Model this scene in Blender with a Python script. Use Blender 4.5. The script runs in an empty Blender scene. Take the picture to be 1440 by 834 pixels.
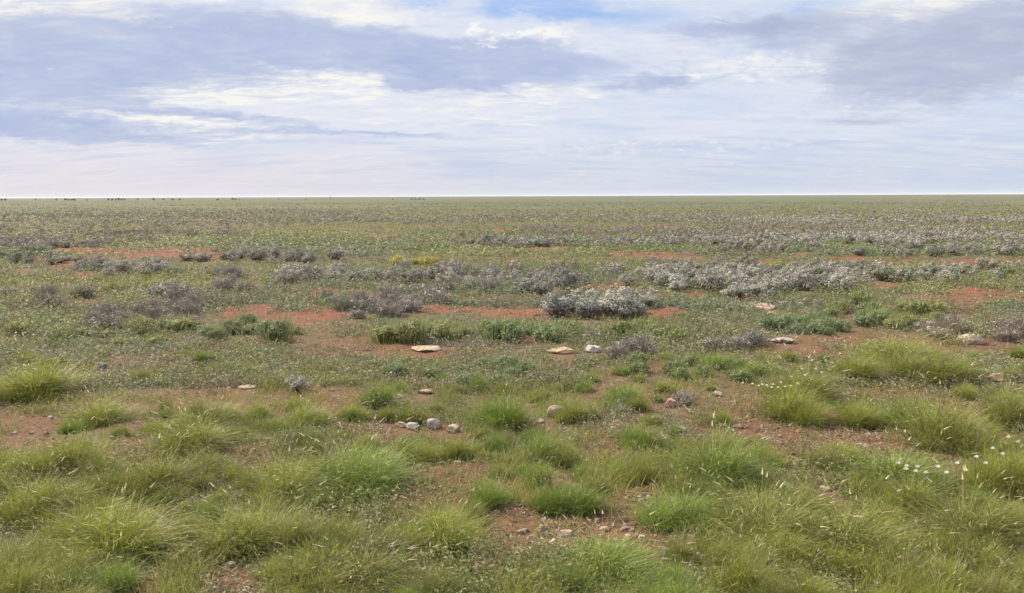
import bpy, bmesh, math, random
import numpy as np
from mathutils import Matrix, Vector, noise as mnoise

SC = bpy.context.scene
COL = SC.collection
random.seed(7)
RNG = np.random.default_rng(11)
R = math.radians

# ------------------------------------------------------------------ camera
W, HH = 1440.0, 834.0            # the photograph's own pixel grid, used as a map reference
F = 1198.0                       # focal length in those pixels
CAM_H = 3.2
PITCH = math.atan((HH / 2 - 275.5) / F)
ROLL = math.atan(6.0 / 1440.0)
fwd = Vector((0, math.cos(PITCH), -math.sin(PITCH)))
rt0 = Vector((1, 0, 0)); up0 = rt0.cross(fwd)
right = rt0 * math.cos(ROLL) - up0 * math.sin(ROLL)
up = rt0 * math.sin(ROLL) + up0 * math.cos(ROLL)
cam_d = bpy.data.cameras.new('camera'); cam = bpy.data.objects.new('camera', cam_d); COL.objects.link(cam)
cam_d.sensor_width = 36; cam_d.lens = 36 * F / W; cam_d.clip_start = 0.05; cam_d.clip_end = 60000
m = Matrix((right, up, -fwd)).transposed().to_4x4(); m.translation = (0, 0, CAM_H); cam.matrix_world = m
SC.camera = cam
RI, UP, FW = np.array(right), np.array(up), np.array(fwd)

def direction(px, py):
    d = FW * F + RI * (px - W / 2) - UP * (py - HH / 2)
    return d / np.linalg.norm(d)
def ground(px, py):
    d = direction(px, py)
    t = CAM_H / max(-d[2], 1e-4)
    return d[0] * t, d[1] * t
def ground_a(px, py):
    px = np.asarray(px, float); py = np.asarray(py, float)
    d = FW[None] * F + RI[None] * (px - W / 2)[:, None] - UP[None] * (py - HH / 2)[:, None]
    t = CAM_H / np.maximum(-d[:, 2], 1e-3)
    return d[:, 0] * t, d[:, 1] * t
def project(x, y, z=0.0):
    dx, dy, dz = x, y, z - CAM_H
    zc = dx * FW[0] + dy * FW[1] + dz * FW[2]
    xc = dx * RI[0] + dy * RI[1] + dz * RI[2]
    yc = dx * UP[0] + dy * UP[1] + dz * UP[2]
    ok = zc > 0.5
    zc = np.where(ok, zc, 0.5)
    return np.where(ok, W / 2 + F * xc / zc, -9999), np.where(ok, HH / 2 - F * yc / zc, 9999)
def dist(px, py):
    x, y = ground(px, py); return math.hypot(x, y)

# ------------------------------------------------------------------ noise
def _hash(ix, iy, s):
    h = (ix.astype(np.int64) * 374761393 + iy.astype(np.int64) * 668265263 + s * 1442695041) & 0xffffffff
    h = ((h ^ (h >> 13)) * 1274126177) & 0xffffffff
    h = h ^ (h >> 16)
    return (h & 0xffffff) / float(0xffffff)
def vnoise(x, y, s=0):
    x = np.asarray(x, float); y = np.asarray(y, float)
    ix = np.floor(x); iy = np.floor(y); fx = x - ix; fy = y - iy
    fx = fx * fx * (3 - 2 * fx); fy = fy * fy * (3 - 2 * fy)
    a = _hash(ix, iy, s); b = _hash(ix + 1, iy, s); c = _hash(ix, iy + 1, s); d = _hash(ix + 1, iy + 1, s)
    return (a * (1 - fx) + b * fx) * (1 - fy) + (c * (1 - fx) + d * fx) * fy
def fbm(x, y, s=0, o=4):
    v = 0; a = .5; t = 0
    for i in range(o):
        v = v + a * vnoise(x * 2 ** i, y * 2 ** i, s + i * 17); t += a; a *= .5
    return v / t
def sstep(a, b, x):
    t = np.clip((x - a) / (b - a), 0, 1); return t * t * (3 - 2 * t)
def lin(r, g, b):
    f = lambda c: (c / 255 / 12.92) if c <= 10 else ((c / 255 + .055) / 1.055) ** 2.4
    return np.array((f(r), f(g), f(b)))

# ------------------------------------------------------------------ shader helpers
class NT:
    def __init__(s, tree): s.t = tree; s.n = tree.nodes; s.l = tree.links
    def new(s, typ, **kw):
        n = s.n.new(typ)
        for k, v in kw.items(): setattr(n, k, v)
        return n
    def put(s, sock, v):
        if isinstance(v, bpy.types.NodeSocket): s.l.new(v, sock)
        elif v is not None:
            if sock.type == 'RGBA' and not isinstance(v, (int, float)) and len(v) == 3: v = (*v, 1)
            sock.default_value = v
    def m(s, op, a, b=None, c=None, clamp=False):
        n = s.new('ShaderNodeMath', operation=op, use_clamp=clamp)
        s.put(n.inputs[0], a); s.put(n.inputs[1], b); s.put(n.inputs[2], c); return n.outputs[0]
    def add(s, a, b): return s.m('ADD', a, b)
    def mul(s, a, b): return s.m('MULTIPLY', a, b)
    def sub(s, a, b): return s.m('SUBTRACT', a, b)
    def mix(s, f, a, b, blend='MIX'):
        n = s.new('ShaderNodeMix', data_type='RGBA', blend_type=blend)
        s.put(n.inputs[0], f); s.put(n.inputs[6], a); s.put(n.inputs[7], b); return n.outputs[2]
    def ss(s, x, a, b, lo=0.0, hi=1.0):
        n = s.new('ShaderNodeMapRange', interpolation_type='SMOOTHSTEP')
        for i, v in enumerate((x, a, b, lo, hi)): s.put(n.inputs[i], v)
        return n.outputs[0]
    def noise(s, vec, scale, detail=4, rough=.5, dist=0.0, out=0, dim='3D', w=None):
        n = s.new('ShaderNodeTexNoise', noise_dimensions=dim)
        s.put(n.inputs['Vector'], vec); n.inputs['Scale'].default_value = scale
        n.inputs['Detail'].default_value = detail; n.inputs['Roughness'].default_value = rough
        n.inputs['Distortion'].default_value = dist
        return n.outputs[out]
    def comb(s, x, y, z=0.0):
        n = s.new('ShaderNodeCombineXYZ')
        for i, v in enumerate((x, y, z)): s.put(n.inputs[i], v)
        return n.outputs[0]
    def sep(s, v):
        n = s.new('ShaderNodeSeparateXYZ'); s.put(n.inputs[0], v); return n.outputs
    def vm(s, op, a, b=None):
        n = s.new('ShaderNodeVectorMath', operation=op); s.put(n.inputs[0], a); s.put(n.inputs[1], b); return n.outputs[0]

# ------------------------------------------------------------------ sky and sun
SUN_AZ, SUN_EL = R(-52), R(44)        # sun to the left of the view, high, behind thin cloud
SUNV = (math.sin(SUN_AZ) * math.cos(SUN_EL), math.cos(SUN_AZ) * math.cos(SUN_EL), math.sin(SUN_EL))
EXPO = 1.5
world = bpy.data.worlds.new('World'); SC.world = world; world.use_nodes = True
def build_sky():
    t = NT(world.node_tree); t.n.clear()
    out = t.new('ShaderNodeOutputWorld'); bg = t.new('ShaderNodeBackground'); t.l.new(bg.outputs[0], out.inputs[0])
    ST = 0.1
    bg.inputs[1].default_value = ST
    sky = t.new('ShaderNodeTexSky', sky_type='NISHITA', sun_disc=False, sun_elevation=SUN_EL, sun_rotation=SUN_AZ,
                altitude=80, air_density=1.0, dust_density=0.6, ozone_density=1.5)
    d = t.new('ShaderNodeTexCoord').outputs['Generated']
    x, y, z = t.sep(d)
    zc = t.m('MAXIMUM', z, 0.0)
    az = t.mul(t.m('ARCTAN2', x, y), 57.29578)
    el = t.mul(t.m('ARCSINE', z), 57.29578)
    k = t.m('DIVIDE', 1.0, t.add(zc, 0.13))
    uv = t.comb(t.mul(x, k), t.mul(y, k), 0.0)           # the cloud deck seen in perspective
    n_big = t.noise(uv, 0.9, 8, .58, .25)
    n_col = t.noise(t.vm('ADD', uv, (7.3, 2.1, 0)), 1.7, 7, .6, .2, out=1)
    n_fine = t.noise(t.vm('ADD', uv, (3.1, 9.7, 0)), 4.5, 12, .66, .35)
    n_streak = t.noise(t.vm('MULTIPLY', uv, (0.55, 2.2, 1)), 2.4, 8, .6, .3)
    n_puff = t.noise(t.comb(t.mul(az, .55), t.mul(el, 1.0), 3.0), 1.0, 7, .62, .3)
    n_cell = t.noise(t.comb(t.mul(az, .5), t.mul(el, 1.3), 8.0), 2.6, 6, .6, .15)
    n_wisp = t.noise(t.vm('MULTIPLY', uv, (1.0, 1.8, 1)), 4.6, 12, .70, .8)
    cr, cg, cb = t.sep(n_col)
    P = t.comb(t.add(az, t.mul(t.sub(cr, .5), 9.0)), t.add(el, t.add(t.mul(t.sub(cg, .5), 2.2), t.mul(t.sub(n_puff, .5), 1.1))), 0.0)
    def blob(px, py, rx, ry, rot=0.0):
        dd = direction(px, py)
        a = math.degrees(math.atan2(dd[0], dd[1])); e = math.degrees(math.asin(dd[2]))
        n = t.new('ShaderNodeMapping', vector_type='TEXTURE')
        t.l.new(P, n.inputs[0]); n.inputs[1].default_value = (a, e, 0); n.inputs[2].default_value = (0, 0, R(-rot))
        n.inputs[3].default_value = (rx / F * 57.3, ry / F * 57.3, 1)
        g = t.new('ShaderNodeTexGradient', gradient_type='SPHERICAL'); t.l.new(n.outputs[0], g.inputs[0])
        return g.outputs['Fac']
    def total(lst):
        acc = None
        for (px, py, rx, ry, rot, w) in lst:
            b = t.mul(blob(px, py, rx, ry, rot), w)
            acc = b if acc is None else t.add(acc, b)
        return acc
    C = lambda r, g, b: tuple(lin(r, g, b) / ST / 2 ** EXPO)
    # clear air between the clouds
    air = t.mix(1.0, sky.outputs[0], (0.42, 0.47, 0.60), 'MULTIPLY')
    air = t.mix(t.ss(el, 2.0, 13.0, .92, .75), air, C(162, 190, 233))
    # thin white veil, warmer at the left, bluer at the right
    side = t.ss(az, -28, 24)
    low = t.mix(side, C(229, 225, 231), C(209, 217, 231))
    high = t.mix(side, C(231, 234, 243), C(222, 229, 242))
    veil_c = t.mix(t.ss(el, 0.6, 5.0), low, high)
    blue_in = total([(745, 6, 90, 26, 0, 1.0), (590, 4, 80, 18, 0, .7), (860, 22, 220, 34, 4, .6), (380, 2, 60, 10, 0, .4), (1120, 10, 90, 16, 0, .5)])
    veil_f = t.sub(t.ss(n_big, .28, .55, .70, .98), t.mul(t.ss(blue_in, .05, .75), .8))
    veil_f = t.m('SUBTRACT', veil_f, t.mul(t.ss(n_streak, .50, .72), t.ss(el, .5, 3.0, .22, .34)), clamp=True)
    c = t.mix(veil_f, air, veil_c)
    # soft pale-blue stripes low down
    c = t.mix(t.mul(t.ss(n_streak, .48, .64), t.ss(el, 6.5, 1.2, 0, .6)), c, t.mix(side, C(207, 213, 230), C(194, 208, 229)))
    # lit cloud
    bright = total([(10, 6, 210, 50, 0, 2.0), (110, 42, 160, 18, -6, 1.9), (180, 20, 60, 14, -10, 1.0), (220, 132, 260, 30, -4, 1.0), (420, 112, 280, 34, -3, .9),
                    (330, 172, 170, 14, -3, .9), (180, 158, 150, 12, 4, .9), (300, 192, 220, 10, -2, .8), (520, 112, 110, 26, 0, .8), (480, 16, 190, 30, 0, .9), (660, 150, 280, 38, 0, .6),
                    (760, 44, 90, 22, 6, .9), (1275, 6, 110, 30, 0, 1.3), (1010, 95, 190, 30, 0, .65), (760, 124, 150, 16, 0, .7), (1210, 90, 180, 30, 0, .35)])
    bm = t.ss(t.add(t.mul(bright, .95), t.add(t.mul(t.sub(n_fine, .5), 1.5), t.mul(t.sub(n_streak, .5), 1.3))), .12, .85)
    c = t.mix(t.mul(bm, .95), c, t.mix(t.ss(n_wisp, .38, .62), C(226, 230, 242), C(255, 252, 242)))
    # grey undersides
    dark = total([(20, 95, 210, 74, 0, 1.7), (240, 66, 270, 66, 0, 1.7), (480, 62, 260, 46, 8, 1.5), (650, 88, 180, 50, 8, 1.5), (790, 84, 190, 38, 8, 1.2), (630, 112, 90, 24, 4, 1.0),
                  (940, 119, 110, 16, 2, 1.1), (70, 182, 330, 26, 2, 1.4), (300, 160, 240, 14, 5, 1.1), (400, 186, 190, 10, 3, .8), (560, 189, 150, 8, 2, .8), (1415, 62, 240, 84, -14, 1.2),
                  (1310, 100, 220, 56, -8, .6), (1210, 62, 260, 60, -6, .55), (1090, 40, 190, 34, -4, 1.0), (990, 36, 110, 18, 0, .6), (1200, 172, 110, 9, 0, .5), (860, 215, 190, 10, 0, .45), (1180, 200, 190, 10, 0, .45)])
    dm = t.ss(t.add(t.mul(dark, .8), t.add(t.mul(t.sub(n_big, .5), .8), t.add(t.mul(t.sub(n_fine, .5), .9), t.mul(t.sub(n_wisp, .5), -.7)))), .14, .86)
    dcol = t.mix(t.ss(az, 6, 22), C(167, 183, 219), C(166, 177, 205))
    dcol = t.mix(t.ss(n_fine, .36, .82, 0, .75), dcol, t.mix(t.ss(az, 6, 22), C(204, 214, 235), C(200, 205, 220)))
    c = t.mix(t.mul(dm, t.ss(n_big, .3, .7, .92, .72)), c, dcol)
    # cumulus heads catching the light over the grey
    heads = total([(664, 36, 26, 14, 0, 1.3), (735, 45, 60, 13, 4, 1.2), (690, 52, 60, 10, 0, .7), (640, 66, 60, 9, 0, .5), (1060, 86, 110, 12, 0, .8), (508, 108, 40, 9, 0, .8), (1090, 108, 90, 10, 0, .5)])
    hm = t.ss(t.add(t.mul(heads, .8), t.add(t.mul(t.sub(n_puff, .5), 2.2), t.mul(t.sub(n_cell, .5), 1.6))), .42, .95)
    c = t.mix(t.mul(hm, .85), c, C(250, 250, 249))
    # thin torn wisps and small cloudlets over everything
    wf = t.mul(t.mul(t.ss(n_wisp, .50, .72), t.ss(n_big, .35, .6, .25, .7)), t.sub(1.0, t.mul(dm, .85)))
    c = t.mix(wf, c, t.mix(side, C(248, 246, 244), C(236, 239, 247)))
    c = t.mix(t.mul(t.mul(t.ss(n_wisp, .48, .32), t.ss(n_big, .62, .4, .1, .42)), t.sub(1.0, t.mul(dm, .6))), c, t.mix(side, C(200, 209, 231), C(194, 207, 231)))
    cell = total([(1060, 95, 190, 34, 0, 1.0), (960, 208, 330, 18, -1, .9), (800, 60, 140, 24, 0, .6), (1180, 150, 240, 30, 0, .5), (430, 110, 220, 30, 0, .6)])
    c = t.mix(t.mul(t.ss(cell, 0, .7), t.ss(n_cell, .54, .68, 0, .6)), c, C(243, 244, 247))
    c = t.mix(t.mul(t.ss(cell, 0, .7), t.ss(n_cell, .48, .34, 0, .5)), c, C(192, 204, 229))
    # pale band along the horizon
    c = t.mix(t.mul(t.ss(el, 3.6, 1.0, 0, .3), t.ss(az, -2, -22)), c, C(238, 226, 229))
    c = t.mix(t.ss(el, 1.3, 0.0, 0, .6), c, t.mix(side, C(226, 221, 228), C(208, 217, 231)))
    # above the part of the sky the photograph shows: a bright broken overcast, brightest round the veiled sun
    over = t.mix(t.ss(n_big, .35, .65), C(180, 198, 230), C(247, 245, 243))
    over = t.mix(1.0, over, (1.5, 1.5, 1.5), 'MULTIPLY')
    n = t.new('ShaderNodeVectorMath', operation='DOT_PRODUCT'); t.put(n.inputs[0], d); n.inputs[1].default_value = tuple(SUNV)
    over = t.mix(t.m('POWER', t.m('MAXIMUM', n.outputs['Value'], 0.0), 9.0), over, tuple(3.2 * v for v in C(255, 246, 228)))
    c = t.mix(t.ss(el, 14.0, 27.0), c, over)
    t.l.new(c, bg.inputs[0])
build_sky()
world.cycles.sampling_method = 'MANUAL'; world.cycles.sample_map_resolution = 512

sun_d = bpy.data.lights.new('sun', 'SUN'); sun = bpy.data.objects.new('sun', sun_d); COL.objects.link(sun)
sun_d.energy = 2.75; sun_d.angle = R(8); sun_d.color = (1.0, 0.90, 0.74)
sv = Vector((math.sin(SUN_AZ) * math.cos(SUN_EL), math.cos(SUN_AZ) * math.cos(SUN_EL), math.sin(SUN_EL)))
sun.rotation_euler = sv.to_track_quat('Z', 'Y').to_euler(); sun.location = sv * 60

# ------------------------------------------------------------------ materials
def foliage_mat(name, transl=.3, rough=.65, vary=.25, fine=25.0):
    mt = bpy.data.materials.new(name); mt.use_nodes = True
    t = NT(mt.node_tree); t.n.clear()
    out = t.new('ShaderNodeOutputMaterial')
    a = t.new('ShaderNodeAttribute', attribute_name='col').outputs['Color']
    oi = t.new('ShaderNodeObjectInfo')
    c = t.mix(1.0, a, oi.outputs['Color'], 'MULTIPLY')
    n = t.noise(t.new('ShaderNodeNewGeometry').outputs['Position'], fine, 2, .5)
    c = t.mix(1.0, c, t.comb(*[t.ss(n, .2, .8, 1 - vary, 1 + vary)] * 3), 'MULTIPLY')
    p = t.new('ShaderNodeBsdfPrincipled'); t.put(p.inputs['Base Color'], c); p.inputs['Roughness'].default_value = rough
    p.inputs['Specular IOR Level'].default_value = .25
    tr = t.new('ShaderNodeBsdfTranslucent'); t.put(tr.inputs[0], c)
    mx = t.new('ShaderNodeMixShader'); mx.inputs[0].default_value = transl
    t.l.new(p.outputs[0], mx.inputs[1]); t.l.new(tr.outputs[0], mx.inputs[2]); t.l.new(mx.outputs[0], out.inputs[0])
    return mt
MG = foliage_mat('grass_blade', .35, .55)
MS = foliage_mat('saltbush_leaf', .1, .85)
MH = foliage_mat('herb_leaf', .3, .6)
MT = foliage_mat('dry_stem', .05, .85)

def rock_mat(name, c1, c2, scale):
    mt = bpy.data.materials.new(name); mt.use_nodes = True
    t = NT(mt.node_tree); p = t.n['Principled BSDF']
    o = t.new('ShaderNodeTexCoord').outputs['Object']
    oi = t.new('ShaderNodeObjectInfo')
    n = t.noise(o, scale, 6, .65, .3); n2 = t.noise(o, scale * 4, 4, .6)
    c = t.mix(t.ss(n, .35, .65), c1, c2)
    c = t.mix(t.ss(n2, .58, .72, 0, .6), c, tuple(np.array(c1) * .5))
    c = t.mix(1.0, c, oi.outputs['Color'], 'MULTIPLY')
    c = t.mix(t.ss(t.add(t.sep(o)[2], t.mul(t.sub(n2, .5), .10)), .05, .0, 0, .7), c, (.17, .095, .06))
    t.put(p.inputs['Base Color'], c); p.inputs['Roughness'].default_value = .9; p.inputs['Specular IOR Level'].default_value = .2
    b = t.new('ShaderNodeBump'); b.inputs['Strength'].default_value = .5; b.inputs['Distance'].default_value = .02
    t.put(b.inputs['Height'], n2); t.l.new(b.outputs[0], p.inputs['Normal'])
    return mt
M_LIME = rock_mat('limestone', (.28, .23, .19), (.50, .455, .40), 5)
M_PEB = foliage_mat('pebble_stone', 0.0, .9, .2, 60)

# ------------------------------------------------------------------ the lie of the land, as maps over the plain
# (photograph pixel, half width, half height, strength) of each bare patch, carried down onto the ground
RED = [(210, 357, 150, 9, .75), (60, 366, 60, 4, .8), (1330, 369, 140, 4, .9), (1060, 357, 90, 6, .55), (960, 362, 60, 5, .6), (1360, 420, 60, 9, .55), (670, 438, 110, 5, .6), (480, 415, 90, 4, .6), (330, 440, 40, 8, .5), (1180, 398, 40, 3, .6),(385, 444, 84, 15, 1.1), (150, 352, 90, 6, 1.0), (230, 360, 60, 6, .9), (90, 370, 60, 8, .9), (60, 381, 40, 3, .6), (110, 425, 60, 5, .9), (505, 412, 50, 5, .8), (460, 409, 20, 4, .7),
       (618, 434, 36, 7, .95), (722, 440, 42, 8, 1.0), (790, 440, 30, 5, .5), (868, 404, 34, 4, .9), (932, 441, 26, 6, .9), (905, 358, 50, 5, .85), (785, 350, 32, 3, .9), (975, 355, 16, 3, .9),
       (973, 414, 16, 4, .8), (1112, 326, 26, 2.6, 1.0), (1068, 369, 24, 3, .9), (1045, 352, 30, 4, .6), (1230, 399, 36, 5, .9), (1360, 411, 36, 5, .9), (1370, 429, 14, 6, .9),
       (1190, 362, 24, 4, .9), (1270, 369, 70, 5, .95), (1390, 370, 80, 5, 1.0), (825, 326, 26, 1.8, .9), (912, 316, 44, 1.4, .8), (705, 323, 20, 2, .9), (540, 333, 20, 1.6, .8), (650, 328, 24, 1.4, .6),
       (1330, 318, 60, 1.0, .4), (280, 312, 40, 1.2, .5), (1120, 478, 70, 7, .7), (1190, 444, 30, 5, .6), (700, 418, 60, 6, .55), (560, 468, 40, 4, .5)]
BROWN = [(590, 495, 90, 15, .8), (230, 515, 110, 20, .6), (900, 735, 110, 46, 1.3), (640, 672, 60, 36, 1.2), (560, 720, 150, 44, 1.1), (200, 640, 60, 26, .9), (380, 650, 60, 22, .8), (300, 560, 90, 22, .7), (200, 760, 60, 40, .9), (1160, 720, 70, 40, .9), (1240, 640, 70, 26, .8), (1150, 605, 140, 52, 1.3), (1080, 560, 90, 22, .8), (1230, 548, 50, 22, .9),
         (60, 650, 60, 36, .8), (35, 610, 50, 24, .75), (520, 745, 120, 40, .8), (770, 775, 120, 26, .9), (250, 820, 60, 30, .8), (610, 605, 60, 16, .8), (860, 600, 70, 40, .6), (990, 620, 40, 40, .6),
         (700, 520, 160, 20, .55), (430, 520, 140, 26, .6), (150, 560, 60, 24, .6), (1100, 690, 60, 40, .5), (1350, 700, 60, 20, .5), (780, 790, 60, 20, .8), (470, 560, 60, 24, .5), (1420, 480, 60, 20, .6)]
def blobs(lst, px, py, X, Y):
    D = np.hypot(X, Y)
    w = (fbm(X / 1.1, Y / 1.1, 3, 5) - .5) * 2.2 * sstep(120, 25, D) + (fbm(X / 4., Y / 4., 9, 4) - .5) * 2.0 * sstep(8, 40, D)
    out = np.zeros_like(px)
    for (cx, cy, rx, ry, s) in lst:
        d = np.sqrt(((px - cx) / rx) ** 2 + ((py - cy) / ry) ** 2)
        near = d < 2.0
        v = sstep(1.15, .65, d + w) * s
        out = np.where(near, np.maximum(out, v), out)
    return out
def maps(X, Y):
    """bare red soil, bare brown soil and two colour-drift fields over the plain"""
    px, py = project(X, Y)
    D = np.hypot(X, Y)
    red = blobs(RED, px, py, X, Y)
    n1 = fbm(X / 9., Y / 9., 21, 5); n2 = fbm(X / 2.2, Y / 2.2, 33, 4)
    red = np.maximum(red, sstep(.66, .76, n1 * .6 + n2 * .4) * .8 * sstep(14, 24, D) * sstep(700, 150, D))
    brown = blobs(BROWN, px, py, X, Y)
    brown = np.maximum(brown, sstep(.52, .64, fbm(X / 1.3, Y / 1.3, 41, 4)) * .7 * sstep(26, 17, D))
    return px, py, D, red, brown, n1, n2

# ------------------------------------------------------------------ mesh from arrays
def mesh(name, V, Q, col, mat, smooth=False):
    me = bpy.data.meshes.new(name)
    V = np.ascontiguousarray(V, np.float32).reshape(-1, 3); Q = np.ascontiguousarray(Q, np.int32)
    k = Q.shape[1]
    me.vertices.add(len(V)); me.vertices.foreach_set('co', V.ravel())
    me.loops.add(Q.size); me.loops.foreach_set('vertex_index', Q.ravel())
    me.polygons.add(len(Q)); me.polygons.foreach_set('loop_start', np.arange(0, Q.size, k, dtype=np.int32))
    me.polygons.foreach_set('use_smooth', np.full(len(Q), smooth))
    if col is not None:
        a = me.color_attributes.new('col', 'FLOAT_COLOR', 'POINT')
        c = np.ones((len(V), 4), np.float32); c[:, :3] = np.asarray(col).reshape(-1, 3)
        a.data.foreach_set('color', c.ravel())
    me.materials.append(mat); me.update(calc_edges=True)
    return me
def link(name, me, parent=None):
    o = bpy.data.objects.new(name, me); COL.objects.link(o)
    if parent: o.parent = parent
    return o
class Bag:
    def __init__(s): s.V = []; s.Q = []; s.C = []; s.n = 0
    def add(s, V, Q, C):
        V = V.reshape(-1, 3); s.V.append(V); s.Q.append(Q + s.n); s.C.append(np.broadcast_to(C, V.shape) if np.ndim(C) == 1 else C.reshape(-1, 3)); s.n += len(V)
    def mesh(s, name, mat, smooth=False): return mesh(name, np.concatenate(s.V), np.concatenate(s.Q), np.concatenate(s.C), mat, smooth)

def blades(base, az, L, lean, droop, wid, col, lev=4, zlift=None):
    """arching tapered ribbons; arrays of n"""
    n = len(L)
    t = np.linspace(0, 1, lev)[None, :]
    hx = L[:, None] * (lean[:, None] * t + droop[:, None] * t ** 2)
    hz = L[:, None] * (np.sqrt(np.maximum(1 - lean ** 2, .05))[:, None] * t - (droop * .75)[:, None] * t ** 2.2)
    ca, sa = np.cos(az)[:, None], np.sin(az)[:, None]
    ctr = np.stack([base[:, 0:1] + hx * ca, base[:, 1:2] + hx * sa, base[:, 2:3] + np.maximum(hz, -.01)], -1)
    tw = az + RNG.uniform(-1.2, 1.2, n) + math.pi / 2
    side = np.stack([np.cos(tw), np.sin(tw), RNG.uniform(-.3, .3, n)], -1)[:, None, :] * (wid[:, None] * (1 - .88 * t ** 1.5))[:, :, None] * .5
    V = np.stack([ctr - side, ctr + side], 2)            # n, lev, 2, 3
    i = np.arange(n)[:, None] * lev * 2 + np.arange(lev - 1)[None, :] * 2
    Q = np.stack([i, i + 1, i + 3, i + 2], -1).reshape(-1, 4)
    C = np.broadcast_to(col[:, None, None, :], V.shape)
    return V, Q, C
def leaves(ctr, nrm, ln, wd, col):
    """diamond leaves"""
    n = len(ctr)
    nrm = nrm / np.linalg.norm(nrm, axis=1, keepdims=True)
    r = RNG.normal(size=(n, 3)); a = np.cross(nrm, r); a /= np.linalg.norm(a, axis=1, keepdims=True) + 1e-9
    b = np.cross(nrm, a)
    a = a * ln[:, None] * .5; b = b * wd[:, None] * .5
    V = np.stack([ctr - a, ctr + b - a * .15, ctr + a, ctr - b - a * .15], 1)
    Q = np.arange(n * 4).reshape(n, 4)
    C = np.broadcast_to(col[:, None, :], V.shape)
    return V, Q, C
def tube(bag, p0, p1, r0, r1, col, k=4):
    p0 = np.array(p0, float); p1 = np.array(p1, float); d = p1 - p0; d /= np.linalg.norm(d) + 1e-9
    a = np.cross(d, (0.3, .9, .2)); a /= np.linalg.norm(a); b = np.cross(d, a)
    th = np.arange(k) / k * 2 * math.pi
    ring = np.cos(th)[:, None] * a + np.sin(th)[:, None] * b
    V = np.concatenate([p0 + ring * r0, p1 + ring * r1])
    Q = np.array([[i, (i + 1) % k, k + (i + 1) % k, k + i] for i in range(k)])
    bag.add(V, Q, np.array(col, float))

def vary(n, base, amt, hue=.06):
    c = np.broadcast_to(np.asarray(base, float), (n, 3)) * RNG.uniform(1 - amt, 1 + amt, (n, 1))
    return np.clip(c * RNG.uniform(1 - hue, 1 + hue, (n, 3)), .004, .9)

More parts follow.
